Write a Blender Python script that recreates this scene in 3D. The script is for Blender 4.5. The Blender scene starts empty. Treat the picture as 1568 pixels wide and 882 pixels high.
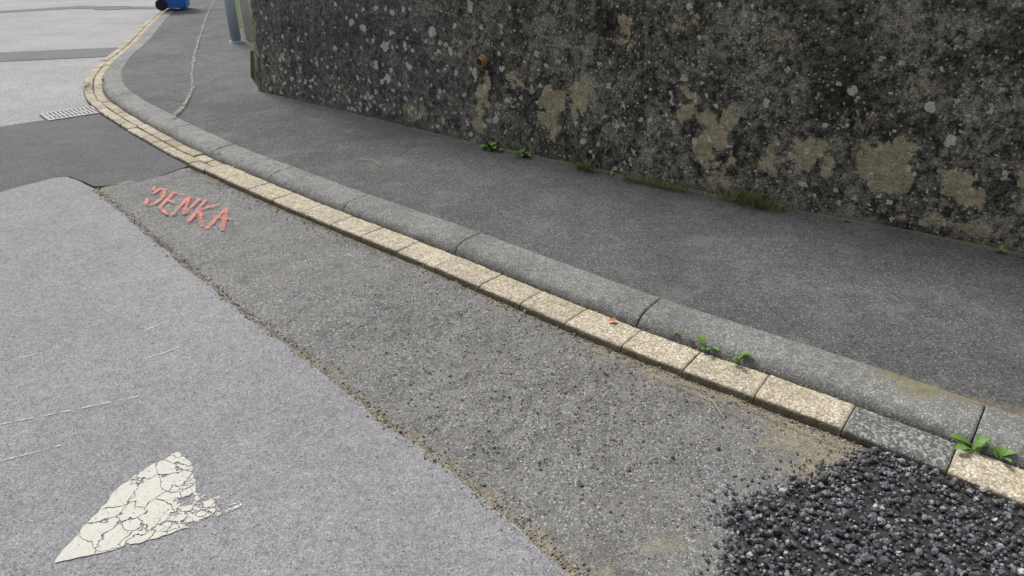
import bpy, math, random
import numpy as np
random.seed(5); rng=np.random.default_rng(7)
S=bpy.context.scene
COL=S.collection
# ------------------------------------------------------------------ helpers
def vnoise(x,y,seed=0):
    r=np.random.default_rng(seed).random((256,256))
    xi=np.floor(x).astype(int);yi=np.floor(y).astype(int);fx=x-xi;fy=y-yi
    fx=fx*fx*(3-2*fx);fy=fy*fy*(3-2*fy)
    a=r[xi%256,yi%256];b=r[(xi+1)%256,yi%256];c=r[xi%256,(yi+1)%256];d=r[(xi+1)%256,(yi+1)%256]
    return (a*(1-fx)+b*fx)*(1-fy)+(c*(1-fx)+d*fx)*fy
def fbm(x,y,o=4,seed=0):
    v=0;a=.5;t=0
    for i in range(o):
        v=v+a*vnoise(x*2**i+i*17.3,y*2**i+i*9.1,seed+i);t+=a;a*=.5
    return v/t
def sstep(a,b,x):
    t=np.clip((x-a)/(b-a),0,1);return t*t*(3-2*t)
def mk(name,verts,faces,mat=None,attrs=None,smooth=False,parent=None):
    me=bpy.data.meshes.new(name)
    me.from_pydata([tuple(map(float,v)) for v in verts],[],[tuple(map(int,f)) for f in faces])
    me.update()
    if attrs:
        for k,v in attrs.items():
            v=np.asarray(v,dtype=np.float32)
            a=me.attributes.new(k,'FLOAT','POINT');a.data.foreach_set('value',v)
    if smooth: me.polygons.foreach_set('use_smooth',[True]*len(me.polygons))
    ob=bpy.data.objects.new(name,me);COL.objects.link(ob)
    if mat: me.materials.append(mat)
    if parent: ob.parent=parent
    return ob
def gridfaces(n,m):
    i=np.arange(n-1)[:,None];j=np.arange(m-1)[None,:]
    a=(i*m+j).ravel()
    return np.stack([a,a+1,a+m+1,a+m],1)
def resample(pts,step=.02,smooth=0):
    p=np.array(pts,float);d=np.r_[0,np.cumsum(np.hypot(*np.diff(p,axis=0).T))]
    s=np.arange(0,d[-1],step)
    q=np.stack([np.interp(s,d,p[:,0]),np.interp(s,d,p[:,1])],1)
    if smooth:
        k=int(smooth/step)|1;pad=k//2
        a0=q[0]+(q[0]-q[1])*np.arange(pad,0,-1)[:,None];a1=q[-1]+(q[-1]-q[-2])*np.arange(1,pad+1)[:,None]
        e=np.r_[a0,q,a1];w=np.hanning(k+2)[1:-1];w/=w.sum()
        q=np.stack([np.convolve(e[:,0],w,'valid'),np.convolve(e[:,1],w,'valid')],1)
    return q
def arclen(q): return np.r_[0,np.cumsum(np.hypot(*np.diff(q,axis=0).T))]
def normals(q):
    t=np.gradient(q,axis=0);t/=np.hypot(t[:,0],t[:,1])[:,None]
    return np.stack([t[:,1],-t[:,0]],1)
def by_frac(q,n):
    d=arclen(q);s=np.linspace(0,d[-1],n)
    return np.stack([np.interp(s,d,q[:,0]),np.interp(s,d,q[:,1])],1)
def inpoly(x,y,poly):
    p=np.array(poly);ins=np.zeros(x.shape,bool);j=len(p)-1
    for i in range(len(p)):
        c=((p[i,1]>y)!=(p[j,1]>y))&(x<(p[j,0]-p[i,0])*(y-p[i,1])/(p[j,1]-p[i,1]+1e-12)+p[i,0])
        ins^=c;j=i
    return ins
def flat(name,pts,z,mat,side=0,parent=None):
    n=len(pts);v=[(p[0],p[1],z) for p in pts]
    a=sum(pts[i][0]*pts[(i+1)%n][1]-pts[(i+1)%n][0]*pts[i][1] for i in range(n))
    top=list(range(n)) if a>0 else list(range(n))[::-1]
    f=[top]
    if side:
        v+=[(p[0],p[1],z-side) for p in pts]
        for i in range(n):
            j=(i+1)%n;q=(i,j,j+n,i+n);f.append(q if a<0 else q[::-1])
    return mk(name,v,f,mat,parent=parent)
def jag(pts,amp,step=.012,seed=1,freq=14):
    q=resample(pts,step);nn=normals(q);s=arclen(q)
    o=(fbm(s*freq,s*0+.5,4,seed)-.5)*2*amp
    return q+nn*o[:,None]
def empty(name,loc=(0,0,0)):
    e=bpy.data.objects.new(name,None);e.location=loc;COL.objects.link(e);return e

# ------------------------------------------------------------------ shader helpers
class M:
    def __init__(s,name):
        s.m=bpy.data.materials.new(name);s.m.use_nodes=True;s.t=s.m.node_tree;s.n=s.t.nodes
        s.b=s.n['Principled BSDF'];s.out=s.n['Material Output'];s.b.inputs['Specular IOR Level'].default_value=.3
        s.co=s.n.new('ShaderNodeTexCoord').outputs['Object']
    def L(s,a,b): s.t.links.new(a,b)
    def put(s,sock,v):
        if hasattr(v,'links'): s.L(v,sock)
        elif v is not None:
            if isinstance(v,(tuple,list)) and len(v)==3 and sock.type=='RGBA': v=(*v,1)
            sock.default_value=v
    def noise(s,sc,det=4,rough=.55,vec=None,dist=0):
        n=s.n.new('ShaderNodeTexNoise');s.L(vec or s.co,n.inputs['Vector']);n.inputs['Scale'].default_value=sc
        n.inputs['Detail'].default_value=det;n.inputs['Roughness'].default_value=rough;n.inputs['Distortion'].default_value=dist
        return n.outputs['Fac']
    def vor(s,sc,feat='F1',vec=None,rand=1):
        n=s.n.new('ShaderNodeTexVoronoi');n.feature=feat;s.L(vec or s.co,n.inputs['Vector']);n.inputs['Scale'].default_value=sc
        n.inputs['Randomness'].default_value=rand
        return n
    def sep(s,o):
        n=s.n.new('ShaderNodeSeparateColor');s.L(o,n.inputs[0]);return n.outputs
    def xyz(s,o=None):
        n=s.n.new('ShaderNodeSeparateXYZ');s.L(o or s.co,n.inputs[0]);return n.outputs
    def warp(s,amp,sc,det=2):
        n=s.n.new('ShaderNodeTexNoise');s.L(s.co,n.inputs['Vector']);n.inputs['Scale'].default_value=sc;n.inputs['Detail'].default_value=det
        a=s.n.new('ShaderNodeVectorMath');a.operation='SUBTRACT';s.L(n.outputs['Color'],a.inputs[0]);a.inputs[1].default_value=(.5,.5,.5)
        b=s.n.new('ShaderNodeVectorMath');b.operation='SCALE';s.L(a.outputs[0],b.inputs[0]);b.inputs['Scale'].default_value=amp
        c=s.n.new('ShaderNodeVectorMath');c.operation='ADD';s.L(b.outputs[0],c.inputs[0]);s.L(s.co,c.inputs[1]);return c.outputs[0]
    def scalevec(s,v3):
        c=s.n.new('ShaderNodeVectorMath');c.operation='MULTIPLY';s.L(s.co,c.inputs[0]);c.inputs[1].default_value=v3;return c.outputs[0]
    def ma(s,op,a,b=0.):
        n=s.n.new('ShaderNodeMath');n.operation=op
        s.put(n.inputs[0],a);s.put(n.inputs[1],b)
        return n.outputs[0]
    def ss(s,x,a,b):
        if a>b: return s.ma('SUBTRACT',1.,s.ss(x,b,a))
        n=s.n.new('ShaderNodeMapRange');n.interpolation_type='SMOOTHSTEP';s.put(n.inputs[0],x);n.inputs[1].default_value=a;n.inputs[2].default_value=b
        return n.outputs[0]
    def mr(s,x,a,b,c,d):
        n=s.n.new('ShaderNodeMapRange');s.put(n.inputs[0],x)
        for i,v in enumerate((a,b,c,d)): n.inputs[i+1].default_value=v
        return n.outputs[0]
    def ramp(s,x,stops):
        n=s.n.new('ShaderNodeValToRGB');s.L(x,n.inputs[0]);e=n.color_ramp.elements
        while len(e)<len(stops): e.new(.5)
        for i,(p,c) in enumerate(stops):
            e[i].position=p
            e[i].color=(c,c,c,1) if not isinstance(c,tuple) else (*c,1)
        return n.outputs[0]
    def mix(s,f,a,b,mode='MIX'):
        n=s.n.new('ShaderNodeMix');n.data_type='RGBA';n.blend_type=mode
        s.put(n.inputs[0],f);s.put(n.inputs[6],a);s.put(n.inputs[7],b);return n.outputs[2]
    def mul(s,c,v):
        n=s.n.new('ShaderNodeVectorMath');n.operation='SCALE';s.L(c,n.inputs[0]);s.put(n.inputs['Scale'],v);return n.outputs[0]
    def attr(s,k):
        n=s.n.new('ShaderNodeAttribute');n.attribute_name=k;return n.outputs['Fac']
    def bump(s,h,dist=.003,st=.7):
        n=s.n.new('ShaderNodeBump');n.inputs['Distance'].default_value=dist;n.inputs['Strength'].default_value=st
        s.L(h,n.inputs['Height']);return n.outputs[0]
    def done(s,col,rough=.9,nrm=None,alpha=None):
        s.put(s.b.inputs['Base Color'],col);s.put(s.b.inputs['Roughness'],rough)
        if nrm is not None:s.L(nrm,s.b.inputs['Normal'])
        if alpha is not None:s.L(alpha,s.b.inputs['Alpha'])
        return s.m

def asphalt(name,tint,lo,mid,hi,scale=150,bd=.003,bs=.6,big=.25,sand=None,sandcol=(.33,.285,.19),mott=0,gap=.5,gapc=None,midv=.2,stain=None):
    m=M(name)
    v=m.vor(scale,vec=m.warp(.004,120,1));r_=m.sep(v.outputs['Color'])
    c=m.ramp(r_[0],[(0,lo),(.45,mid),(.85,mid*1.2),(.94,hi),(1,hi*1.15)])
    edge=m.ss(v.outputs['Distance'],.4,.8)
    c=m.mix(m.ma('MULTIPLY',edge,gap),c,((gapc or lo*.45),)*3)
    c=m.mul(c,m.mr(m.ss(r_[1],.965,.975),0,1,1,.4))
    n40=m.noise(38,5,.72)
    c=m.mul(c,m.mr(n40,.3,.7,.80,1.20))
    n5=m.noise(5,7,.68)
    c=m.mul(c,m.mr(n5,.3,.7,1-midv*.5,1+midv*.5))
    nb=m.noise(.9,5,.6);c=m.mul(c,m.mr(nb,.3,.7,1-big*.5,1+big*.5))
    c=m.mix(1,c,tint,'MULTIPLY')
    h=m.ma('ADD',m.ma('MULTIPLY',v.outputs['Distance'],-.5),n40)
    if stain:
        q=m.ss(n5,.54,.66);c=m.mix(m.ma('MULTIPLY',q,.4),c,stain)
    if mott:
        n7=m.noise(6,6,.72)
        q=m.ss(n7,.48,.66);c=m.mix(m.ma('MULTIPLY',q,mott),c,m.mix(m.ma('ADD',m.ma('MULTIPLY',n40,.6),m.ma('MULTIPLY',r_[2],.4)),(.10,.096,.082),(.33,.32,.285)))
        q2=m.ss(n7,.45,.32);c=m.mix(m.ma('MULTIPLY',q2,.6),c,m.mix(r_[2],(.045,.045,.045),(.16,.157,.15)))
    if sand:
        d=m.attr(sand);nz=m.noise(14,6,.72)
        fac=m.ss(m.ma('ADD',m.ma('MULTIPLY',d,1.1),m.ma('MULTIPLY',m.ma('SUBTRACT',nz,.5),2.0)),.42,1.0)
        sc=m.mix(n40,tuple(x*.35 for x in sandcol),tuple(x*1.2 for x in sandcol))
        sc=m.mul(sc,m.mr(r_[1],0,1,.65,1.35))
        c=m.mix(m.ma('MULTIPLY',fac,.8),c,sc)
    return m.done(c,.88,m.bump(h,bd,bs))

m_lane=asphalt('lane_asphalt',(1.0,.99,1.02),.195,.26,.36,250,bs=.65,big=.25,gap=.38,midv=.16)
m_far=asphalt('worn_asphalt',(1,.99,.98),.24,.33,.44,190,bs=.35,big=.25,midv=.15)
m_mid=asphalt('patched_asphalt',(1,.99,.965),.13,.195,.36,170,bd=.005,bs=1.0,sand='dirt',mott=.55,gap=.45,gapc=.07,midv=.3,sandcol=(.34,.295,.21))
m_dark=asphalt('dark_asphalt',(.98,.99,1.02),.085,.115,.17,230,bs=.35,big=.3,midv=.25)
m_band=asphalt('grey_asphalt',(.98,.99,1.03),.13,.165,.22,190,bs=.35)
m_walk=asphalt('pavement_asphalt',(1,1,1.0),.075,.118,.22,180,bd=.004,bs=1.0,big=.4,sand='dirt',sandcol=(.27,.235,.155),gap=.5,gapc=.028,midv=.4,stain=(.165,.16,.15))

# ------------------------------------------------------------------ guide curves (metres)
front=resample([(4.2,-.9),(3.2,-.05),(2.3,.75),(1.88,1.10),(1.479,1.45),(1.084,1.779),(.847,1.957),(.627,2.118),(.416,2.285),(.237,2.44),
 (-.138,2.771),(-.47,3.07),(-.946,3.459),(-1.227,3.70),(-1.876,4.276),(-2.256,4.623),(-2.687,5.057),(-3.09,5.481),(-3.587,6.022),
 (-4.007,6.527),(-4.289,6.957),(-4.641,7.617),(-4.996,8.55),(-5.402,9.888),(-6.127,11.96),(-6.945,14.41),(-8.7,20),(-12.5,32),(-18,48)],.02,.5)
fn=normals(front);fs=arclen(front)
def at(s,d=0):
    x=np.interp(s,fs,front[:,0]);y=np.interp(s,fs,front[:,1])
    nx=np.interp(s,fs,fn[:,0]);ny=np.interp(s,fs,fn[:,1]);return x+nx*d,y+ny*d
def sof(x,y): return fs[np.argmin((front[:,0]-x)**2+(front[:,1]-y)**2)]
GW=.172; KW=.20
wallb=resample([(8.2,-1.0),(6,.5),(4.5,1.57),(2.464,2.974),(2.05,3.26),(1.518,3.60),(1.042,3.91),(.615,4.22),(.0715,4.62),(-.230,4.85),(-.738,5.27),(-1.217,5.66),(-1.755,6.085),(-2.137,6.40),(-2.435,6.64)],.01,.4)
lane_edge=[(2.4,-1.1),(1.3,0.05),(.6,.76),(.147,1.22),(.029,1.352),(-.168,1.569),(-.304,1.701),(-.511,1.903),(-.865,2.274),(-1.135,2.528),(-1.525,2.93),(-1.888,3.309),(-2.27,3.72),(-2.69,4.15)]

# ------------------------------------------------------------------ ground + road sheets
def simple(name,col,rough=.9,ns=8,var=.3,bsc=60,bs=.3):
    m=M(name);c=m.mix(m.ss(m.noise(ns,4),.3,.7),tuple(x*(1-var) for x in col),tuple(x*(1+var) for x in col))
    return m.done(c,rough,m.bump(m.noise(bsc,3),.003,bs))
flat('ground',[(-400,-400),(400,-400),(400,400),(-400,400)],-.06,simple('earth_grass',(.07,.085,.035),ns=2))
rd=[(front[i,0]+fn[i,0]*.05,front[i,1]+fn[i,1]*.05) for i in range(0,len(front),15)]
flat('road',rd+[(-26,46),(-20.5,30),(-16.5,19),(-13,9),(-9.5,1),(-8,-6),(3,-9)],-.010,m_far)
def rmid(X,Y): return np.exp(-(((X-.15)/.55)**2+((Y-1.95)/.45)**2))+.8*np.exp(-(((X+.35)/.35)**2+((Y-2.55)/.3)**2))
def zmid(X,Y,dA,dB):
    z=.003+(fbm(X*3,Y*3,3,3)-.5)*.012+(fbm(X*24,Y*24,4,9)-.5)*(.007+.020*rmid(X,Y))
    z=z-np.clip(.06-dB,0,.06)*.14
    z=np.minimum(z,.005+.09*np.clip(dA,0,.3))
    return np.where(z<-.004,-.004+np.tanh((z+.004)/.003)*.003,z)
n,mm=760,110
A=by_frac(resample(lane_edge,.02,.15),n)
iB=sof(-2.27,4.64);Bq=front[(fs<=iB+.02)&(fs>.3)];B=by_frac(Bq,n)
t=np.linspace(-.05,1.01,mm)[None,:,None];P=A[:,None,:]*(1-t)+B[:,None,:]*t
w=np.hypot(*(B-A).T)[:,None];tt=np.linspace(-.05,1.01,mm)[None,:]
dA=np.abs(tt*w);dB=(1-tt)*w;X,Y=P[...,0],P[...,1]
z=zmid(X,Y,np.where(tt<0,0,dA),dB)
endd=np.hypot(X+2.55,Y-4.25)
along=np.clip((X+1.6)/1.4,0,1)
dirt=.88*np.exp(-dA/(.03+.04*along))+ .80*np.exp(-dB/(.04+.10*np.clip((X+.5)/1.2,0,1)))+.75*np.exp(-(endd/.14)**2)+.26*rmid(X,Y)+.6*np.exp(-((X-.95)**2+(Y-1.62)**2)/.035)+.45*np.exp(-((X-.45)**2+(Y-1.35)**2)/.045)
dirt*= .5+1.0*fbm(X*4,Y*4,3,21)
mk('asphalt_trench_patch',np.stack([X,Y,z],-1).reshape(-1,3),gridfaces(n,mm),m_mid,{'dirt':np.clip(dirt,0,1).ravel()},True)
je=jag(lane_edge,.016,seed=4,freq=9)
lane_end=[(-2.69,4.15),(-2.83,4.29),(-2.99,4.40),(-3.06,4.37),(-3.11,4.30),(-3.24,4.09),(-4.2,2.9),(-6.4,.3)]
lp=[tuple(p) for p in je]+[tuple(p) for p in jag(lane_end,.006,seed=8)[1:]]+[(-7,-3),(0,-4),(2,-2)]
flat('road_lane',lp,.009,m_lane,.02)
q=[tuple(p) for p in jag([(-2.27,4.66),(-2.40,4.38),(-2.53,4.23),(-2.72,4.22)],.02,seed=3)]
q=[(-6.4,.3),(-4.2,2.95),(-3.24,4.11),(-3.11,4.32),(-3.06,4.39),(-2.99,4.42),(-2.83,4.31)]+q[::-1]
sa=sof(-2.27,4.66);sb=sof(-3.75,6.2)
q+=[at(s,.02) for s in np.arange(sa+.05,sb,.05)]+[(-3.85,6.05),(-4.01,5.96)]+[tuple(p) for p in jag([(-4.01,5.96),(-4.30,5.70),(-5.2,4.85),(-7.5,2.7)],.01,seed=5)]
flat('dark_asphalt_patch',q,.006,m_dark,.02)
flat('dark_band',[(-5.44,10.0),(-5.16,9.25),(-6.43,8.85),(-9.2,8.1),(-9.6,8.9),(-6.84,9.55)],-.005,m_band)  # strip of darker grey across the far road
flat('dark_band',[(-7.1,14.9),(-7.2,15.35),(-9.1,15.5),(-11.8,13.2),(-11.6,12.9),(-9.0,14.95)],-.005,m_band)

# ------------------------------------------------------------------ gutter stones
def blocks(name,mat,cuts,prof,gap,bev,cols,zj=.002,step=.015,wear=.0015,seed=0):
    V=[];F=[];C=[];U=[];rg=np.random.default_rng(seed);off=0
    prof=np.array(prof);zb=prof[:,1].min()
    for k in range(len(cuts)-1):
        s0,s1=cuts[k]+gap/2,cuts[k+1]-gap/2
        ns=max(6,int((s1-s0)/step));ss_=np.r_[s0,s0+bev*.3,s0+bev,np.linspace(s0+bev*1.8,s1-bev*1.8,ns),s1-bev,s1-bev*.3,s1]
        dz=np.r_[bev,bev*.4,bev*.05,np.zeros(ns),bev*.05,bev*.4,bev]
        dd=rg.normal(0,.002);dzz=rg.normal(0,zj);tl=rg.normal(0,.004)
        Pq=len(prof);skew=rg.normal(0,.008)
        for i,s in enumerate(ss_):
            x,y=at(s+prof[:,0]*skew,prof[:,0]+dd)
            zz=prof[:,1].copy();topm=zz>zb+1e-4
            zz=np.where(topm,zz-dz[i]+dzz+tl*(prof[:,0]-.08),zz)
            wz=(fbm(x*22+k,y*22,4,seed+5)-.5)*2*wear;zz=zz+wz*topm
            ex=(fbm(x*30,y*30+k*3.3,3,seed+9)-.5)*.007
            V+=list(zip(x+ex*.6,y+ex*.6,zz));C+=[cols[k]]*Pq;U+=[np.min([s-s0,s1-s])]*Pq
        F+=[tuple(f+off) for f in gridfaces(len(ss_),Pq)]
        F.append(tuple(range(off,off+Pq)));L=off+(len(ss_)-1)*Pq;F.append(tuple(range(L,L+Pq))[::-1])
        off=len(V)
    return mk(name,V,F,mat,{'tone':np.array(C,float),'endd':np.array(U,float)},True)
m=M('cream_exposed_aggregate')
v=m.vor(125,vec=m.warp(.004,90,1));sp=m.sep(v.outputs['Color'])
c=m.ramp(sp[0],[(0,(.32,.245,.155)),(.12,(.46,.39,.28)),(.5,(.55,.49,.37)),(.75,(.62,.575,.46)),(.9,(.74,.71,.64)),(1,(.45,.34,.22))])
c=m.mix(m.ma('MULTIPLY',m.ss(v.outputs['Distance'],.42,.75),.8),c,(.29,.24,.16))
n22=m.noise(22,5,.7)
c=m.mul(c,m.mr(n22,.3,.7,.76,1.16))
n2=m.noise(3.2,4,.65);c=m.mix(m.ma('MULTIPLY',m.ss(n2,.5,.7),.3),c,(.30,.275,.21))
c=m.mul(c,m.attr('tone'))
g=m.ramp(sp[1],[(0,.08),(.6,.17),(1,.38)])
c=m.mix(m.ss(m.attr('tone'),.55,.5),c,m.mix(1,g,(1,1.02,.98),'MULTIPLY'))
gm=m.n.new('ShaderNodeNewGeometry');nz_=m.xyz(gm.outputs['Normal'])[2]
face_shade=m.ss(nz_,.85,.35);c=m.mix(m.ma('MULTIPLY',face_shade,m.mr(n22,.35,.65,.7,.95)),c,(.07,.058,.038))  # shadow on the steep stone faces, painted into the colour
en=m.ss(m.ma('ADD',m.attr('endd'),m.ma('MULTIPLY',n22,.02)),.022,.008);c=m.mix(m.ma('MULTIPLY',en,.38),c,(.22,.18,.11))
m_cream=m.done(c,.85,m.bump(m.ma('ADD',m.ma('MULTIPLY',v.outputs['Distance'],-.8),n22),.003,.9))
j0=sof(1.084,1.779)
cuts=[j0];r=random.Random(3)
near=[]
s=j0
while s>.6: s-=.315+r.uniform(-.015,.015);near.append(s)
cuts=near[::-1]+[j0]
s=j0;sfar=sof(-1.95,4.34)
for l in [.295,.27,.265,.275,.25,.25]: s+=l;cuts.append(s)
while s<sfar: s+=r.uniform(.25,.31);cuts.append(s)
cols=[r.uniform(.88,1.05) for _ in cuts]
gi=cuts.index(j0)-1; cols[gi]=.3
cols[gi-1]=1.08
e=.165
gp=[(0,-.03),(.0,.0),(.0,.014),(.002,.021),(.006,.027),(.014,.031),(.04,.032),(.08,.032),(.12,.032),(.15,.031),(e-.004,.029),(e,.022),(e,-.03)]
gut=empty('gutter_stones')
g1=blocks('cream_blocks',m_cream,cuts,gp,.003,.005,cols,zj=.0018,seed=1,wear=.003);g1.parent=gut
def rows(o0,o1,seed):
    r=random.Random(seed);c2=[cuts[-1]];s=c2[0]
    while s<sof(-8.7,20): s+=r.uniform(.14,.22)*(1 if s<sof(-6,11.9) else 1.8);c2.append(s)
    pr=[(o0,-.03),(o0,.014),(o0+.004,.026),(o0+.012,.030),((o0+o1)/2,.031),(o1-.012,.030),(o1-.004,.026),(o1,.018),(o1,-.03)]
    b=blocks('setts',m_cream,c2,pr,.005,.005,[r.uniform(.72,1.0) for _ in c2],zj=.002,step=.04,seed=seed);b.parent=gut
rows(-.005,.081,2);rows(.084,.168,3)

m=M('weathered_kerb')
v=m.vor(240);r_=m.sep(v.outputs['Color']);c=m.ramp(r_[0],[(0,.14),(.5,.20),(.8,.25),(.93,.36),(1,.42)])
n25=m.noise(25,6,.75)
c=m.mul(c,m.mr(n25,.3,.7,.68,1.28))
c=m.mul(c,m.mr(m.noise(2.5,5,.6),.3,.7,.76,1.2));c=m.mix(1,c,(1,1.0,.95),'MULTIPLY')
d=m.attr('moss');mf=m.ss(m.ma('ADD',d,m.ma('MULTIPLY',m.ma('SUBTRACT',m.noise(16,6,.7),.5),1.6)),.42,.8)
c=m.mix(m.ma('MULTIPLY',mf,.7),c,m.mix(n25,(.11,.105,.045),(.28,.245,.13)))
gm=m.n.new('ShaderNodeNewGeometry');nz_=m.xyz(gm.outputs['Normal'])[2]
c=m.mul(c,m.mr(nz_,.1,.9,.68,1.0))  # kerb shade put into the colour: sides darker than the top
m_kerb=m.done(c,.88,m.bump(m.ma('ADD',m.ma('MULTIPLY',v.outputs['Distance'],-.4),n25),.004,.8))
kj=[sof(*p) for p in [(1.35,1.56),(.40,2.29),(-.40,3.0),(-1.10,3.58)]]
kc=[kj[0]-2.1,kj[0]-1.05]+kj;s=kj[-1]
while s<sof(-12,31): s+=.8 if s<sof(-4.6,7.6) else 1.0;kc.append(s)
a=GW-.004;b=a+KW
kp=[(a,-.03),(a,.026),(a+.005,.040),(a+.014,.054),(a+.029,.066),(a+.050,.075),(a+.075,.079),(a+.10,.081),(a+.15,.083),(b-.02,.084),(b-.006,.083),(b,.079),(b,-.02)]
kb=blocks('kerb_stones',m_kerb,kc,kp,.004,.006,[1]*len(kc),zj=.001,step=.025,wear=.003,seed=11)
me=kb.data;co=np.empty(len(me.vertices)*3);me.vertices.foreach_get('co',co);co=co.reshape(-1,3)
bx=np.array([at(s,b) for s in np.arange(.3,12,.05)]);bx2=np.array([at(s,a) for s in np.arange(.3,12,.05)])
dk=np.array([np.min(np.hypot(bx[:,0]-x,bx[:,1]-y)) for x,y in co[:,:2]]);dk2=np.array([np.min(np.hypot(bx2[:,0]-x,bx2[:,1]-y)) for x,y in co[:,:2]])
ms=.5*np.exp(-dk/.03)+.35*np.exp(-dk2/.02)+.7*np.exp(-((co[:,0]-1.45)**2+(co[:,1]-2.0)**2)/.04)+.08
a_=me.attributes.new('moss','FLOAT','POINT');a_.data.foreach_set('value',ms.astype(np.float32))
bd=resample([at(s,.09) for s in np.arange(.3,sof(-12,31),.1)],.1)
bn=normals(bd);V=np.stack([np.c_[bd-bn*.08,np.full(len(bd),.012)],np.c_[bd+bn*.075,np.full(len(bd),.020)],np.c_[bd+bn*.12,np.full(len(bd),.050)],np.c_[bd+bn*.27,np.full(len(bd),.068)]],1).reshape(-1,3)
mk('joint_bedding',V,gridfaces(len(bd),4),simple('joint_grit',(.10,.085,.05),ns=30,bs=.8))

# ------------------------------------------------------------------ pavement
n,mm=900,110
s_end=sof(-12,31)
K=by_frac(np.array([at(s,b-.012) for s in np.arange(.2,s_end,.05)]),n)
W=resample([tuple(p) for p in wallb[::5]]+[(-2.75,7.3),(-3.5,9.5),(-4.8,12.5),(-6.07,15.6),(-7.9,20),(-11.2,31)],.02,.1)
Kn=normals(K)
dW=arclen(W)
idx=np.array([np.argmin((W[:,0]-(k[0]+1.2*nn[0]))**2+(W[:,1]-(k[1]+1.2*nn[1]))**2) for k,nn in zip(K,Kn)])
sW=np.maximum.accumulate(dW[idx]);ker=np.ones(31)/31;sW=np.convolve(np.r_[[sW[0]]*15,sW,[sW[-1]]*15],ker,'valid')
Wp=np.stack([np.interp(sW,dW,W[:,0]),np.interp(sW,dW,W[:,1])],1)+normals(W)[np.searchsorted(dW,sW).clip(0,len(dW)-1)]*.03
t=np.linspace(0,1,mm)[None,:,None];P=K[:,None]*(1-t)+Wp[:,None]*t;X,Y=P[...,0],P[...,1]
wd=np.hypot(*(Wp-K).T)[:,None];tk=np.linspace(0,1,mm)[None,:]*wd;tw=wd-tk-.03
z=.078+.025*np.linspace(0,1,mm)[None,:]+(fbm(X*2.2,Y*2.2,3,31)-.5)*.012*np.clip(tk/.1,0,1)+(fbm(X*20,Y*20,3,33)-.5)*.003
onwall=(X>-2.5)|(Y<6.7)
dirt=np.where(onwall,.85*np.exp(-np.clip(tw,0,9)/.045),.1)+.40*np.exp(-tk/.02)+1.1*np.exp(-tk/.10)*np.exp(-((X-1.85)/.45)**2)
dirt=dirt+np.clip(fbm(X*1.3,Y*1.3,3,70)-.62,0,1)*1.2
mk('pavement',np.stack([X,Y,z],-1).reshape(-1,3),gridfaces(n,mm),m_walk,{'dirt':np.clip(dirt,0,1).ravel()},True)
sm=jag([(-6.3,15.6),(-5.2,12.4),(-4.1,9.3),(-3.50,7.72),(-3.1,6.75),(-2.92,6.18),(-2.79,5.60)],.02,.05,seed=2,freq=4)
sn=normals(sm);wv=.006+.016*fbm(arclen(sm)*6,arclen(sm)*0,3,5)
V=np.stack([np.c_[sm-sn*wv[:,None],np.full(len(sm),.105)],np.c_[sm+sn*wv[:,None],np.full(len(sm),.105)]],1).reshape(-1,3)
m=M('seam_mortar');n25=m.noise(25,4,.7);al=m.ma('MULTIPLY',m.ss(n25,.38,.56),.85);c=m.mix(n25,(.22,.21,.18),(.42,.40,.35))
mk('pavement_seam',V,gridfaces(len(sm),2),m.done(c,.9,None,al))

# ------------------------------------------------------------------ wall
Hh=2.3;hs=np.r_[np.arange(-.05,1.6,.0125),np.arange(1.6,Hh+.001,.05)]
BAT=.10
wq=wallb[wallb[:,0]<6.5];wn=normals(wq);ws=arclen(wq);n,mm=len(wq),len(hs)
hg=np.broadcast_to(hs[None,:],(n,mm));sg=np.broadcast_to(ws[:,None],(n,mm));Xb=np.broadcast_to(wq[:,0][:,None],(n,mm))
rel=(fbm(sg*2.2,hg*2.2,3,41)-.5)*.02+(fbm(sg*14,hg*14,4,43)-.5)*.016+(fbm(sg*45,hg*45,2,47)-.5)*.006
for hl,wd_ in ((.62,.007),(1.12,.007)):
    rel=rel-.007*np.exp(-((hg-hl-.006*np.sin(sg*2))/wd_)**2)*(fbm(sg*3,hg,2,3)>.42)
off=hg*BAT-rel
PX=wq[:,0][:,None]+wn[:,0][:,None]*off;PY=wq[:,1][:,None]+wn[:,1][:,None]*off
tan=np.zeros((n,mm))
def patch(x,h,wx,wh,a=1,p=4):
    global tan
    dx=(Xb-x)/(wx/1.3)*2;dh=(hg-h)/wh*2
    wob=(fbm(sg*14,hg*14,4,int(abs(x*100)))-.5)*2.2
    r_=(np.abs(dx)**p+np.abs(dh)**p)**(1/p)+wob
    tan=np.maximum(tan,a*sstep(1.35,.55,r_))
for p_ in [(.26,.40,.28,.17,.95),(.22,.25,.18,.14,.8),(.42,.42,.16,.26,.85),(1.00,.47,.14,.2,.8),(1.15,.36,.22,.3,.9),(1.90,.30,.24,.28,.85),(2.16,.27,.22,.17,.9),
  (1.58,.30,.24,.18,.75),(1.42,.28,.14,.22,.65),(.63,.86,.14,.18,.7),(2.45,.30,.24,.2,.75),(1.2,.10,.18,.2,.6),(.0,.48,.14,.1,.65),(-.75,.12,.3,.14,.6),
  (-2.2,.2,.5,.4,.5),(-1.9,.35,.2,.5,.4),(2.2,.08,.5,.08,.65),(.98,.75,.12,.12,.4),(1.75,.5,.3,.2,.45),(-1.5,.15,.3,.2,.4),(1.95,.72,.2,.15,.4),(2.6,.7,.25,.25,.45),(1.35,.85,.2,.2,.4),(-.2,.9,.2,.2,.4),(.9,.95,.2,.15,.5),(-1.0,.1,.4,.1,.45),(-2.42,.6,.07,1.4,.7)]: patch(*p_)
patch(-.235,.26,.12,.60,.78,6)
lich=np.zeros((n,mm))
r=random.Random(12)
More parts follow.
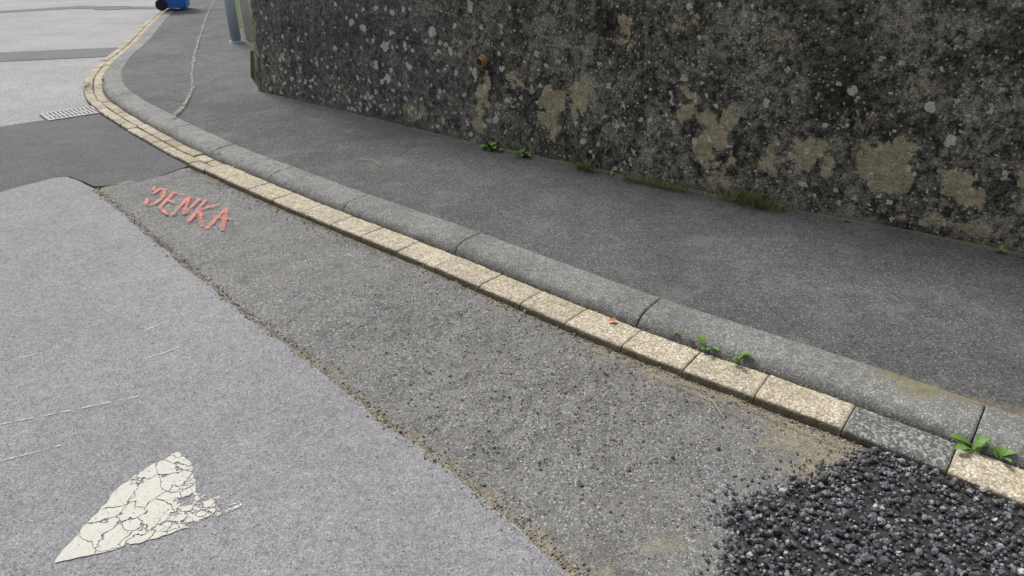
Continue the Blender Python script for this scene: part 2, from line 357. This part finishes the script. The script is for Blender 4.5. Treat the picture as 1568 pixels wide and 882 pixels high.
def spot(x,h,rad,a=1):
    i0=np.searchsorted(-wq[:,0],-(x+rad*2));i1=np.searchsorted(-wq[:,0],-(x-rad*2))
    sl=slice(max(0,i0-2),i1+2)
    f=1.2/rad
    d=np.hypot((Xb[sl]-x)*1.1,hg[sl]-h)/rad+(fbm(sg[sl]*f,hg[sl]*f,4,int(abs(h*991+x*77))%200)-.5)*1.3
    lich[sl]=np.maximum(lich[sl],a*sstep(1.05,.8,d))
for p_ in [(-1.02,.57,.04),(-1.0,.34,.035),(-.62,.72,.035,.8),(-1.22,.68,.03,.8),(-.95,.82,.03,.7),(-1.32,.72,.035,.6),(-.12,.20,.024),(-.05,.34,.022),(.12,.66,.03,.7),(2.0,.62,.028,.95),(1.35,.55,.025,.8),(1.05,.28,.022,.9),
   (.45,.16,.022,.95),(.95,.62,.022,.8),(-1.45,.9,.035,.7),(-.35,.93,.03,.6),(2.1,.48,.026,.85),(2.4,.48,.03,.85),(-1.1,.42,.03,.9),(-1.5,.5,.025,.8),(-.8,.45,.025,.8),(1.7,.65,.024,.8)]: spot(*p_)
for i in range(300): spot(r.uniform(-2.35,-.1),abs(r.gauss(.3,.42))+.02,r.choice([.009,.011,.013,.016,.020]),r.uniform(.5,1))
for i in range(460): spot(r.uniform(-.1,2.9),abs(r.gauss(.3,.42))+.02,r.choice([.007,.009,.011,.015]),r.uniform(.5,1))
m=M('weathered_concrete')
wp=m.warp(.03,12,3)
ox=m.xyz()[0];lft=m.ss(ox,.6,-1.4)
fine=m.noise(110,4,.8);med=m.noise(24,6,.75,vec=wp);bigv=m.noise(2.2,6,.68)
dark=m.mix(m.ss(med,.39,.62),(.020,.0195,.017),(.165,.156,.130))
dark=m.mul(dark,m.mr(bigv,.35,.65,.42,1.6))
vv=m.vor(130,vec=m.warp(.006,80,1));vs=m.sep(vv.outputs['Color'])
dark=m.mul(dark,m.mr(vs[0],0,1,.45,1.6))
st=m.noise(1,4,.6,vec=m.scalevec((12,12,.9)));dark=m.mul(dark,m.mr(st,.35,.65,.65,1.3))
left=m.mul(m.mix(fine,(.06,.066,.069),(.17,.178,.18)),m.mr(med,.35,.65,.4,1.5));left=m.mul(left,m.mr(st,.35,.65,.7,1.2))
dark=m.mix(m.ma('MULTIPLY',lft,.6),dark,left)
bk=m.ss(fine,.42,.54)
n8=m.noise(7,8,.8,vec=wp)
cl=m.ma('MULTIPLY',m.ss(n8,.49,.58),bk);cl=m.ma('MULTIPLY',cl,m.ss(bigv,.38,.56))
cl=m.ma('MULTIPLY',cl,m.mr(lft,0,1,.9,.4))
c=m.mix(cl,dark,m.mix(vs[1],(.17,.155,.115),(.46,.43,.34)))
cl2=m.ma('MULTIPLY',m.ss(n8,.46,.34),m.ss(fine,.5,.58));c=m.mix(m.ma('MULTIPLY',cl2,.5),c,(.30,.29,.24))
s1=m.vor(52,vec=m.warp(.016,60,2));s1s=m.sep(s1.outputs['Color'])
sp1=m.ma('MULTIPLY',m.ss(s1.outputs['Distance'],.40,.2),m.ss(m.ma('ADD',s1s[0],m.ma('MULTIPLY',bigv,.5)),.98,1.06))
c=m.mix(m.ma('MULTIPLY',sp1,.8),c,(.44,.43,.38))
tn=m.attr('tan');tf=m.ss(m.ma('ADD',tn,m.ma('MULTIPLY',m.ma('SUBTRACT',m.noise(30,6,.8),.5),2.2)),.42,.70)
tc=m.mix(m.noise(20,4,.7),(.18,.15,.09),(.62,.54,.37));tc=m.mul(tc,m.mr(vs[1],0,1,.65,1.2))
c=m.mix(m.ma('MULTIPLY',tf,.88),c,tc)
lf=m.ss(m.ma('ADD',m.attr('lichen'),m.ma('MULTIPLY',m.ma('SUBTRACT',fine,.5),1.2)),.36,.6)
c=m.mix(m.ma('MULTIPLY',lf,.9),c,m.mix(lft,m.mix(vs[2],(.36,.35,.30),(.62,.60,.53)),m.mix(vs[2],(.38,.39,.36),(.64,.65,.61))))
bs_=m.attr('base');c=m.mix(m.ma('MULTIPLY',m.ss(m.ma('ADD',bs_,m.ma('MULTIPLY',m.ma('SUBTRACT',med,.5),1.2)),.4,.8),.6),c,m.mix(fine,(.05,.046,.022),(.17,.15,.09)))
hgt=m.ma('ADD',m.ma('MULTIPLY',vv.outputs['Distance'],-.6),m.ma('ADD',m.ma('MULTIPLY',med,1.3),m.ma('MULTIPLY',fine,.4)))
m_wall=m.done(c,.92,m.bump(hgt,.008,.9))
wall=empty('concrete_retaining_wall')
mk('wall_face',np.stack([PX,PY,hg+.1],-1).reshape(-1,3),gridfaces(n,mm),m_wall,{'tan':tan.ravel(),'lichen':lich.ravel(),'base':(.75*np.exp(-hg/.06)).ravel()},True,wall)
k=len(wq)-1;e0=np.c_[PX[k],PY[k],hg[k]+.1];nn=wn[k]
back=np.array([wq[k,0]+nn[0]*.55,wq[k,1]+nn[1]*.55]);bb=np.c_[np.full(mm,back[0]),np.full(mm,back[1]),hs+.1]
tcol=np.zeros(mm*2)+.1
mk('wall_end',np.r_[e0,bb],[(i,i+1,mm+i+1,mm+i) for i in range(mm-1)],m_wall,{'tan':tcol,'lichen':tcol*0,'base':tcol*0},False,wall)
ii=np.arange(0,n,20);ii=np.r_[ii,n-1]
T0=np.c_[PX[ii,-1]-wn[ii,0]*.03,PY[ii,-1]-wn[ii,1]*.03];T1=np.c_[wq[ii,0]+wn[ii,0]*.58,wq[ii,1]+wn[ii,1]*.58]
q=len(ii);rows_=[np.c_[T0,np.full(q,Hh+.09)],np.c_[T0,np.full(q,Hh+.17)],np.c_[T1,np.full(q,Hh+.17)],np.c_[T1,np.full(q,-.03)]]
V=np.stack(rows_,1).reshape(-1,3)
mk('coping',V,gridfaces(q,4),simple('coping_concrete',(.2,.19,.16),ns=10),None,False,wall)

def tube(p0,p1,r0,r1=None,seg=24,hollow=0):
    r1=r0 if r1 is None else r1
    p0=np.array(p0,float);p1=np.array(p1,float);d=p1-p0;L=np.linalg.norm(d);d/=L
    u=np.cross(d,[0,0,1]) if abs(d[2])<.9 else np.cross(d,[1,0,0]);u/=np.linalg.norm(u);w=np.cross(d,u)
    V=[];F=[]
    rings=[(p0,r0),(p1,r1)]
    if hollow: rings+=[(p1,r1-hollow),(p0,r0-hollow)]
    for c_,rr in rings:
        for i in range(seg):
            a=2*math.pi*i/seg;V.append(c_+rr*(u*math.cos(a)+w*math.sin(a)))
    for k in range(len(rings)-1):
        for i in range(seg):
            j=(i+1)%seg;F.append((k*seg+i,k*seg+j,(k+1)*seg+j,(k+1)*seg+i))
    if not hollow:
        F.append(tuple(range(seg))[::-1]);F.append(tuple(range(seg,2*seg)))
    return V,F
def join(parts):
    V=[];F=[]
    for v,f in parts:
        o=len(V);V+=list(v);F+=[tuple(i+o for i in q) for q in f]
    return V,F
m=M('rust');c=m.mix(m.noise(60,5,.7),(.14,.07,.038),(.50,.30,.16));m_rust=m.done(c,.85,m.bump(m.noise(90,4),.002,.8))
kx=np.argmin(abs(wq[:,0]+.235));hp=.57
pc=np.array([wq[kx,0]+wn[kx,0]*hp*BAT,wq[kx,1]+wn[kx,1]*hp*BAT,hp+.1]);nv=np.array([wn[kx,0],wn[kx,1],.12])
V,F=tube(pc+nv*.12,pc-nv*.045,.034,.034,28,.006)
V2,F2=tube(pc+nv*.02,pc-nv*.015,.044,.040,28,.009)
mk('drain_pipe',*join([(V,F),(V2,F2)]),m_rust,None,False)

# ------------------------------------------------------------------ stones and gravel
import bmesh
bm=bmesh.new();bmesh.ops.create_icosphere(bm,subdivisions=1,radius=1);iv=np.array([v.co[:] for v in bm.verts]);itf=np.array([[v.index for v in f.verts] for f in bm.faces]);bm.free()
bases=[]
for i in range(24):
    g_=np.random.default_rng(100+i);b_=iv*g_.uniform(.72,1.12,(len(iv),1))
    for k in range(5):
        d=g_.normal(size=3);d/=np.linalg.norm(d);pr=b_@d;lim=g_.uniform(.5,.75);b_=b_-np.maximum(pr-lim,0)[:,None]*d
    bases.append(b_*g_.uniform(.7,1.15,3))
def rocks(name,pos,rad,mat,tones,parent=None,flatten=1):
    V=[];F=[];T=[];nv=len(iv)
    for i,(p,r_) in enumerate(zip(pos,rad)):
        b_=bases[rng.integers(24)];q=rng.normal(size=4);q/=np.linalg.norm(q);w_,x,y,z_=q
        R=np.array([[1-2*(y*y+z_*z_),2*(x*y-z_*w_),2*(x*z_+y*w_)],[2*(x*y+z_*w_),1-2*(x*x+z_*z_),2*(y*z_-x*w_)],[2*(x*z_-y*w_),2*(y*z_+x*w_),1-2*(x*x+y*y)]])
        v_=b_@R.T*r_;v_[:,2]*=flatten;V.append(v_+p);F.append(itf+i*nv);T+=[tones[i]]*nv
    return mk(name,np.concatenate(V),np.concatenate(F),mat,{'tone':np.array(T)},False,parent)
gpoly=[(1.16,1.69),(1.10,1.685),(1.04,1.65),(.98,1.60),(.90,1.575),(.80,1.545),(.70,1.50),(.625,1.46),(.61,1.40),(.615,1.33),(.56,1.25),(.50,1.18),(.52,1.0),(.7,.6),(1.6,.1),(2.6,.45),(2.3,.73),(1.88,1.08),(1.479,1.43),(1.25,1.62)]
m=M('bitumen_chippings');tn=m.attr('tone')
c=m.ramp(tn,[(0,(.028,.028,.031)),(.4,(.078,.078,.086)),(.75,(.155,.155,.168)),(.95,(.25,.25,.255)),(1,(.38,.36,.32))])
c=m.mul(c,m.mr(m.noise(200,3,.7),.3,.7,.6,1.5))
m_chip=m.done(c,.42);m.b.inputs['Specular IOR Level'].default_value=.6
gr=empty('gravel_patch')
gq=[tuple(p) for p in jag(gpoly+[gpoly[0]],.035,.02,seed=6,freq=12)]
flat('binder',[(p[0]*.985+.03,p[1]*.985+.0) for p in gq],.0145,simple('binder',(.03,.03,.03),.7,ns=50,bs=1),.02,gr)
N=30000;xs=rng.uniform(.4,2.6,N);ys=rng.uniform(.1,1.78,N);ok=inpoly(xs,ys,gq);ok&=(ys>.85)|(rng.random(N)<.3)
xs,ys=xs[ok],ys[ok];rad=np.clip(rng.lognormal(math.log(.0074),.42,len(xs)),.003,.017)
zs=.008+rng.random(len(xs))*.016+rad*.3
rocks('chippings',np.c_[xs,ys,zs],rad,m_chip,np.clip(rng.beta(2,2.6,len(xs))+.4*(rng.random(len(xs))<.05),0,1),gr)
px=[];gqa=np.array(gq)
for i in range(900):
    a_=gqa[rng.integers(len(gqa))]
    if a_[1]<.9 or (a_[0]>1.2): continue
    px.append((a_[0]+rng.normal(0,.03)-.02,a_[1]+rng.normal(0,.03)+.008,.006+rng.random()*.005))
for i in range(30): px.append((rng.uniform(.1,1.05),rng.uniform(1.35,1.75),.007))
px=np.array(px)
kf=np.array([np.argmin((front[:,0]-x)**2+(front[:,1]-y)**2) for x,y in px[:,:2]]);px=px[((px[:,0]-front[kf,0])*fn[kf,0]+(px[:,1]-front[kf,1])*fn[kf,1])<-.006]
rocks('spilled_chippings',px,np.clip(rng.lognormal(math.log(.0055),.4,len(px)),.002,.012),m_chip,rng.beta(2,2.6,len(px)),gr,.8)
m=M('grit');c=m.ramp(m.attr('tone'),[(0,(.08,.075,.06)),(.4,(.17,.155,.125)),(.75,(.31,.28,.22)),(1,(.52,.49,.42))]);m_grit=m.done(c,.9)
P2=[]
sl0,sl1=sof(1.25,1.64),sof(-2.2,4.6)
for i in range(3600):
    s=sl0+(sl1-sl0)*rng.random()**1.25;dd=-abs(rng.exponential(.026))-.002;x,y=at(s,dd);P2.append((x,y,np.clip(rng.lognormal(math.log(.0029),.48),.0012,.009),.5,-dd))
le=resample(lane_edge,.01);ln=normals(le);sel=np.where((le[:,1]>1.05)&(le[:,1]<4.2))[0]
for i in range(2800):
    k=sel[int(len(sel)*rng.random()**1.2)];dd=rng.normal(.020,.015);x,y=le[k]+ln[k]*dd;P2.append((x,y,np.clip(rng.lognormal(math.log(.0029),.48),.0012,.010),max(dd,0) if dd>0 else -1,.5))
for i in range(4600):
    x=rng.normal(.15,.42);y=rng.normal(1.95,.34);P2.append((x,y,np.clip(rng.lognormal(math.log(.0030),.45),.0012,.009),.3,.3))
for i in range(1300): P2.append((rng.normal(-.4,.3),rng.normal(2.6,.22),rng.uniform(.0015,.005),.3,.3))
P2=np.array(P2)
kf=np.array([np.argmin((front[:,0]-x)**2+(front[:,1]-y)**2) for x,y in P2[:,:2]])
keep=((P2[:,0]-front[kf,0])*fn[kf,0]+(P2[:,1]-front[kf,1])*fn[kf,1])<-.001
kl=np.array([np.argmin((le[:,0]-x)**2+(le[:,1]-y)**2) for x,y in P2[:,:2]]);dl=(P2[:,0]-le[kl,0])*ln[kl,0]+(P2[:,1]-le[kl,1])*ln[kl,1]
P2[:,3]=np.where(dl<0,-1,dl);keep&=(dl>-.02);P2=P2[keep]
zz=zmid(P2[:,0],P2[:,1],np.maximum(P2[:,3],0),P2[:,4]);zz=np.where(P2[:,3]<0,.009,zz)
rocks('loose_grit',np.c_[P2[:,:2],zz+P2[:,2]*.25],P2[:,2],m_grit,rng.beta(2,2.4,len(P2)),None,.75)
pos=[];rad=[]
for i in range(1100):
    k=rng.integers(len(wq));x,y=wq[k]-wn[k]*abs(rng.exponential(.03));pos.append((x,y,.103));rad.append(rng.uniform(.0015,.005))
for i in range(700):
    s=rng.uniform(sof(2.2,.8),sof(-2,4.4));x,y=at(s,rng.choice([.162,.165,.168])+rng.normal(0,.003));pos.append((x,y,.033));rad.append(rng.uniform(.0015,.004))
for i in range(260):
    x=rng.uniform(-1.5,2.6);y=rng.uniform(2,5);kf=np.argmin((front[:,0]-x)**2+(front[:,1]-y)**2);dd=(x-front[kf,0])*fn[kf,0]+(y-front[kf,1])*fn[kf,1]
    if dd>.42 and dd<1.6: pos.append((x,y,.084+.014*dd));rad.append(rng.uniform(.0015,.0045))
rocks('pavement_grit',np.array(pos),np.array(rad),m_grit,rng.beta(3,2,len(pos)),None,.8)

# ------------------------------------------------------------------ markings
m=M('worn_white_paint')
vw=m.vor(13,'DISTANCE_TO_EDGE',vec=m.warp(.12,12,5));n9=m.noise(11,6,.75)
cr=m.ss(vw.outputs['Distance'],.010,.03)
v2=m.vor(40,'DISTANCE_TO_EDGE',vec=m.warp(.05,30,4));cr2=m.ss(m.ma('ADD',v2.outputs['Distance'],m.ma('MULTIPLY',m.ss(n9,.54,.40),.3)),.03,.07)
wr=m.mr(m.xyz()[0],-1.08,-.84,.12,-.05)
cr2=m.ma('MAXIMUM',cr2,m.ss(wr,.02,.09))
hol=m.ss(m.ma('ADD',n9,wr),.42,.47);hf=m.ss(m.noise(140,4,.7),.30,.40)
al=m.ma('MULTIPLY',m.ma('MULTIPLY',cr,cr2),m.ma('MULTIPLY',hol,hf))
c=m.mix(m.noise(60,5,.7),(.44,.43,.37),(.64,.63,.57))
m_paint=m.done(c,.75,None,al)
tri=jag([(-1.215,1.255),(-1.19,1.42),(-1.18,1.53),(-1.13,1.62),(-1.07,1.68),(-1.03,1.66),(-.97,1.575),(-.93,1.50),(-.85,1.50),(-.79,1.455),(-.88,1.385),(-1.05,1.30),(-1.215,1.255)],.014,.006,seed=9,freq=20)
flat('white_road_marking',[tuple(p) for p in tri[:-1]],.012,m_paint)
m=M('pink_spray');nk=m.noise(60,5,.85);al=m.ma('MULTIPLY',m.ma('MULTIPLY',m.ss(m.attr('edge'),0,.7),m.ss(nk,.36,.56)),m.mr(m.noise(7,3),.35,.6,.5,.95))
m_spray=m.done((.74,.25,.20),.8,None,al)
O=np.array([-2.24,3.88]);R=np.array([.64,-.39]);U=np.array([-.04,.31])
letters=[[[(.02,.60),(.04,.9),(.10,.97),(.16,.6),(.13,.15),(.06,.02),(.0,.35)],[(.0,.75),(-.05,.95)]],
 [[(.23,1.02),(.22,.05)],[(.20,.93),(.36,.96)],[(.24,.52),(.34,.46)],[(.22,.1),(.36,-.1)]],
 [[(.41,-.05),(.43,.95),(.52,.12),(.56,1.06)]],
 [[(.63,1.05),(.62,-.12)],[(.80,1.0),(.64,.5),(.79,-.16)]],
 [[(.84,-.18),(.90,.95),(1.0,-.05)],[(.83,.42),(1.04,.5)]]]
V=[];F=[];E=[]
for L_ in letters:
    for st_ in L_:
        p=resample([tuple(O+R*a_+U*b_) for a_,b_ in st_],.008,.05);nn=normals(p);wv=.010+.014*fbm(arclen(p)*15,arclen(p)*0,2,len(V)%50)
        o=len(V)
        for k in range(len(p)):
            for q_,e_ in ((-1,0),(0,1),(1,0)): V.append((*(p[k]+nn[k]*wv[k]*q_),.0135+.0004*len(E)/1500));E.append(e_)
        F+=[tuple(f+o) for f in gridfaces(len(p),3)]
mk('spray_paint_lettering',V,F,m_spray,{'edge':np.array(E,float)})
m=M('scratch');al=m.ma('MULTIPLY',m.ss(m.noise(40,4,.7),.42,.6),.7);ms_=m.done((.62,.62,.62),.8,None,al)
V=[];F=[]
for p0,p1 in [((-1.78,1.80),(-1.30,1.99)),((-1.33,2.30),(-1.42,2.22)),((-1.55,2.40),(-1.37,2.62)),((-1.66,1.62),(-1.45,1.72)),((-1.95,2.2),(-1.8,2.3))]:
    p=resample([p0,((p0[0]+p1[0])/2+.01,(p0[1]+p1[1])/2),p1],.02);nn=normals(p);o=len(V)
    for k in range(len(p)):
        V.append((*(p[k]-nn[k]*.003),.0125));V.append((*(p[k]+nn[k]*.003),.0125))
    F+=[tuple(f+o) for f in gridfaces(len(p),2)]
mk('scratch_marks',V,F,ms_)

# ------------------------------------------------------------------ drain grate, manhole
m_iron=simple('cast_iron',(.33,.32,.30),.6,ns=40,bs=.4);m_hole=simple('hole',(.01,.01,.01))
dg=empty('drain_grate',(-3.93,6.17,-.005));dg.rotation_euler=(0,0,math.atan2(.60,.80)+.12)
def box(x0,x1,y0,y1,z0,z1):
    V=[(x,y,z) for z in (z0,z1) for y in (y0,y1) for x in (x0,x1)]
    return V,[(0,2,3,1),(4,5,7,6),(0,1,5,4),(2,6,7,3),(0,4,6,2),(1,3,7,5)]
bars=[box(-.25,.25,-.17,-.14,0,.019),box(-.25,.25,.14,.17,0,.019),box(-.25,-.22,-.139,.139,0,.0188),box(.22,.25,-.139,.139,0,.0188),box(-.219,.219,-.012,.012,0,.0175)]
for i in range(13): x=-.2+i*.0333;bars.append(box(x-.011,x+.011,-.139,-.0125,0,.0182));bars.append(box(x-.011,x+.011,.0125,.139,0,.0182))
mk('grate',*join(bars),m_iron,parent=dg)
v_,f_=box(-.22,.22,-.14,.14,-.001,.0132);mk('sump',v_,f_,m_hole,parent=dg)
V,F=tube((0,0,0),(0,0,.008),.31,.31,40);V2,F2=tube((0,0,0),(0,0,.010),.36,.36,40,.035)
mh=mk('manhole_cover',*join([(V,F),(V2,F2)]),m_band);mh.location=(-8.2,15.1,-.012)

# ------------------------------------------------------------------ wheelie bin, lamp, gate post
m=M('blue_plastic');m_blue=m.done(m.mix(m.noise(6,3),(.02,.14,.52),(.03,.18,.62)),.45)
m_blk=simple('black_rubber',(.02,.02,.02),.7)
wb=empty('wheelie_bin',(-6.38,13.95,.088));wb.rotation_euler=(0,0,math.radians(105))
def frus(w0,d0,w1,d1,z0,z1,y=0):
    V=[(-w0/2,-d0/2+y,z0),(w0/2,-d0/2+y,z0),(w0/2,d0/2+y,z0),(-w0/2,d0/2+y,z0),(-w1/2,-d1/2+y,z1),(w1/2,-d1/2+y,z1),(w1/2,d1/2+y,z1),(-w1/2,d1/2+y,z1)]
    return V,[(3,2,1,0),(4,5,6,7),(0,1,5,4),(1,2,6,5),(2,3,7,6),(3,0,4,7)]
ob=mk('body',*join([frus(.46,.44,.56,.58,.04,.92),frus(.60,.62,.60,.62,.921,.96),frus(.40,.10,.40,.10,.0,.039,-.14)]),m_blue,parent=wb)
bv=ob.modifiers.new('b','BEVEL');bv.width=.015;bv.segments=3
ob=mk('lid',*frus(.62,.66,.52,.52,.962,1.03),m_blue,parent=wb);bv=ob.modifiers.new('b','BEVEL');bv.width=.018;bv.segments=3
mk('handle',*tube((-.22,.36,.95),(.22,.36,.95),.015),m_blue,parent=wb)
for sx_ in (-1,1):
    mk('wheel',*join([tube((sx_*.235,.20,.10),(sx_*.285,.20,.10),.10,.10,28),tube((sx_*.286,.20,.10),(sx_*.292,.20,.10),.045,.04,20)]),m_blk,parent=wb)
mk('axle',*tube((-.24,.20,.10),(.24,.20,.10),.012),m_blk,parent=wb)
m=M('galvanised');m_galv=m.done(m.mix(m.noise(12,4),(.28,.35,.42),(.42,.48,.54)),.5);m.b.inputs['Metallic'].default_value=.1
sl=empty('street_lamp',(-3.74,9.75,.09))
mk('pole',*join([tube((0,0,0),(0,0,1.0),.068,.066,28),tube((0,0,1.0),(0,0,1.06),.066,.048,28),tube((0,0,1.06),(0,0,5.2),.048,.035,28),tube((0,0,5.2),(-.9,-.2,5.5),.03,.028,16)]),m_galv,parent=sl,smooth=True)
mk('flange',*tube((0,0,0),(0,0,.03),.10,.085,28),m_galv,parent=sl)
v_,f_=box(-1.5,-.85,-.32,-.1,5.46,5.56);mk('lantern',v_,f_,m_galv,parent=sl)
gpst=empty('gate_post',(-3.66,10.05,.06));mw=simple('painted_render',(.50,.51,.47),.8,ns=5,var=.1)
v_,f_=frus(.12,.12,.12,.12,0,1.5);ob=mk('post',v_,f_,mw,parent=gpst);gpst.rotation_euler=(0,0,.4)
mk('cap',*join([frus(.17,.17,.17,.17,1.502,1.55),frus(.17,.17,.02,.02,1.551,1.62)]),mw,parent=gpst)

# ------------------------------------------------------------------ plants
m=M('leaf');m_leaf=m.done(m.mix(m.noise(40,2),(.08,.17,.03),(.18,.32,.07)),.5)
m=M('grass_blade');m_gr=m.done(m.mix(m.noise(30,2),(.07,.12,.03),(.19,.21,.08)),.6)
m=M('dry_straw');m_straw=m.done(m.mix(m.noise(30,2),(.30,.24,.14),(.48,.41,.28)),.8)
def leafgeo(base,az,L,wd,el,curl):
    V=[];n_=8;a=np.array([math.cos(az),math.sin(az),0]);sd=np.array([-math.sin(az),math.cos(az),0])
    p=np.array(base,float)
    for i in range(n_+1):
        t_=i/n_;wv=wd*(.12+.88*math.sin(math.pi*min(1,t_**1.3*.95+.03)))*(1+.22*math.sin(i*2.6)) if i<n_ else 0.0005
        ang=el-curl*t_
        c_=p
        V+=[c_-sd*wv/2+np.array([0,0,wv*.18]),c_,c_+sd*wv/2+np.array([0,0,wv*.18])]
        p=p+(a*math.cos(ang)+np.array([0,0,math.sin(ang)]))*L/n_
    return V,gridfaces(n_+1,3).tolist()
def weed(x,y,z,size,nl,seed,name='weed'):
    r=random.Random(seed);parts=[]
    for i in range(nl):
        az=r.uniform(0,6.28);L=size*r.uniform(.6,1.1);parts.append(leafgeo((x+r.gauss(0,size*.12),y+r.gauss(0,size*.12),z),az,L,L*r.uniform(.28,.45),r.uniform(.5,1.3),r.uniform(.5,1.4)))
    return mk(name,*join(parts),m_leaf,smooth=True)
weed(1.462,1.665,.035,.075,7,1);weed(1.515,1.63,.035,.05,6,2);weed(.862,2.165,.035,.06,8,3);weed(.772,2.245,.035,.07,7,4);weed(.665,2.335,.035,.045,7,5);weed(.715,2.29,.035,.035,5,15)
weed(-.16,4.72,.10,.09,16,6);weed(.07,4.54,.10,.085,17,7);weed(-.10,4.66,.10,.06,9,16);weed(.47,4.26,.10,.06,9,8);weed(2.45,2.92,.10,.06,9,9);weed(2.36,2.99,.10,.045,7,10);weed(1.49,3.55,.10,.05,9,11);weed(.62,4.16,.10,.04,7,12)
weed(-2.05,4.66,.075,.035,6,17);weed(-1.9,4.55,.035,.035,6,18);weed(-4.27,7.35,.04,.06,9,19);weed(1.78,3.39,.10,.03,6,20);weed(2.0,1.2,.035,.05,6,21)
def tuft(xa,ya,xb,yb,nb,hh,seed,name='grass_tuft',mat=None,sp=.02,z=.1):
    r=random.Random(seed);parts=[]
    for i in range(nb):
        t_=r.random();x=xa+(xb-xa)*t_+r.gauss(0,sp*.4);y=ya+(yb-ya)*t_+r.gauss(0,sp*.4)
        parts.append(leafgeo((x,y,z),r.uniform(0,6.28),hh*r.uniform(.3,1.1),.003,r.uniform(.7,1.5),r.uniform(.2,1.6)))
    return mk(name,*join(parts),mat or m_gr)
tuft(.70,4.06,1.05,3.81,340,.085,1,sp=.05);tuft(1.20,3.73,1.48,3.54,250,.11,2,sp=.05);tuft(.42,4.28,.52,4.21,170,.10,3,sp=.03);tuft(1.30,3.64,1.38,3.59,120,.15,4)
tuft(-.2,4.77,.6,4.2,140,.04,5,mat=m_straw);tuft(-2.3,6.48,1.9,3.29,520,.035,6,name='wall_foot_straw',mat=m_straw);tuft(.7,4.08,1.5,3.52,160,.06,16,name='wall_foot_straw',mat=m_straw,sp=.04)
tuft(-4.35,7.2,-4.3,7.0,80,.06,7,z=.04)
def stalk(pts,rad_=.0018):
    return [tube(a_,b_,rad_,rad_*.9,6) for a_,b_ in zip(pts[:-1],pts[1:])]
V,F=join(stalk([(.95,1.80,.014),(.80,1.93,.016),(.62,2.06,.014)])+stalk([(.72,1.86,.014),(.71,1.94,.016),(.62,2.02,.015),(.56,2.06,.014)])+stalk([(1.08,1.70,.016),(.95,1.79,.014)])+stalk([(.80,1.84,.014),(.66,1.95,.017)],.001)
 +stalk([(-.86,4.35,.1),(-.93,4.45,.105),(-1.05,4.5,.1)])+stalk([(-.9,4.36,.1),(-.98,4.40,.105)])+stalk([(-.88,4.75,.1),(-.85,4.9,.115)],.001))
mk('dry_stalks',V,F,m_straw)
m=M('fallen_leaf');m_fl=m.done((.42,.17,.06),.7)
mk('fallen_leaf',*leafgeo((.40,2.45,.04),.1,.04,.026,.3,.5),m_fl,smooth=True)
r=random.Random(8);parts=[]
for i in range(3000):
    x=r.uniform(-3.25,-1.2);y=10.9+(x+3.2)*.2+r.gauss(0,.3)+r.uniform(0,2.2);zz_=r.uniform(.05,1.5);L=r.uniform(.05,.1)
    a=np.array([x,y,zz_]);u=np.array([r.gauss(0,1),r.gauss(0,1),r.gauss(0,1)]);u/=np.linalg.norm(u);w_=np.cross(u,[r.gauss(0,1),r.gauss(0,1),1]);w_/=np.linalg.norm(w_)
    parts.append(([a-u*L/2,a+w_*L*.25,a+u*L/2,a-w_*L*.25],[(0,1,2,3)]))
m=M('hedge_leaf');mk('hedge',*join(parts),m.done(m.mix(m.noise(9,3),(.03,.06,.015),(.10,.15,.04)),.6))

# ------------------------------------------------------------------ light, world, camera
w=bpy.data.worlds.new("World");S.world=w;w.use_nodes=True
n_=w.node_tree.nodes;bg=n_['Background'];sk=n_.new('ShaderNodeTexSky');sk.sky_type='NISHITA';sk.sun_disc=False
el,az=math.radians(55),math.radians(-35)
sk.sun_elevation=el;sk.sun_rotation=az;sk.dust_density=4;sk.air_density=1;bg.inputs[1].default_value=.15
hs_=n_.new('ShaderNodeHueSaturation');hs_.inputs['Saturation'].default_value=.25
w.node_tree.links.new(sk.outputs[0],hs_.inputs['Color']);w.node_tree.links.new(hs_.outputs[0],bg.inputs[0])
sd=bpy.data.lights.new('sun','SUN');sd.energy=2.5;sd.angle=math.radians(14);sd.color=(1,.98,.95)
so=bpy.data.objects.new('sun',sd);COL.objects.link(so)
from mathutils import Vector
dv=Vector((math.sin(az)*math.cos(el),math.cos(az)*math.cos(el),math.sin(el)));so.rotation_euler=dv.to_track_quat('Z','Y').to_euler()
cd=bpy.data.cameras.new('camera');co_=bpy.data.objects.new('camera',cd);COL.objects.link(co_)
co_.location=(0,0,1.5);co_.rotation_euler=(math.radians(62),0,0);cd.lens=24;cd.sensor_width=36;cd.clip_end=1500
S.camera=co_
S.view_settings.view_transform='Standard';S.view_settings.look='None';S.view_settings.exposure=0
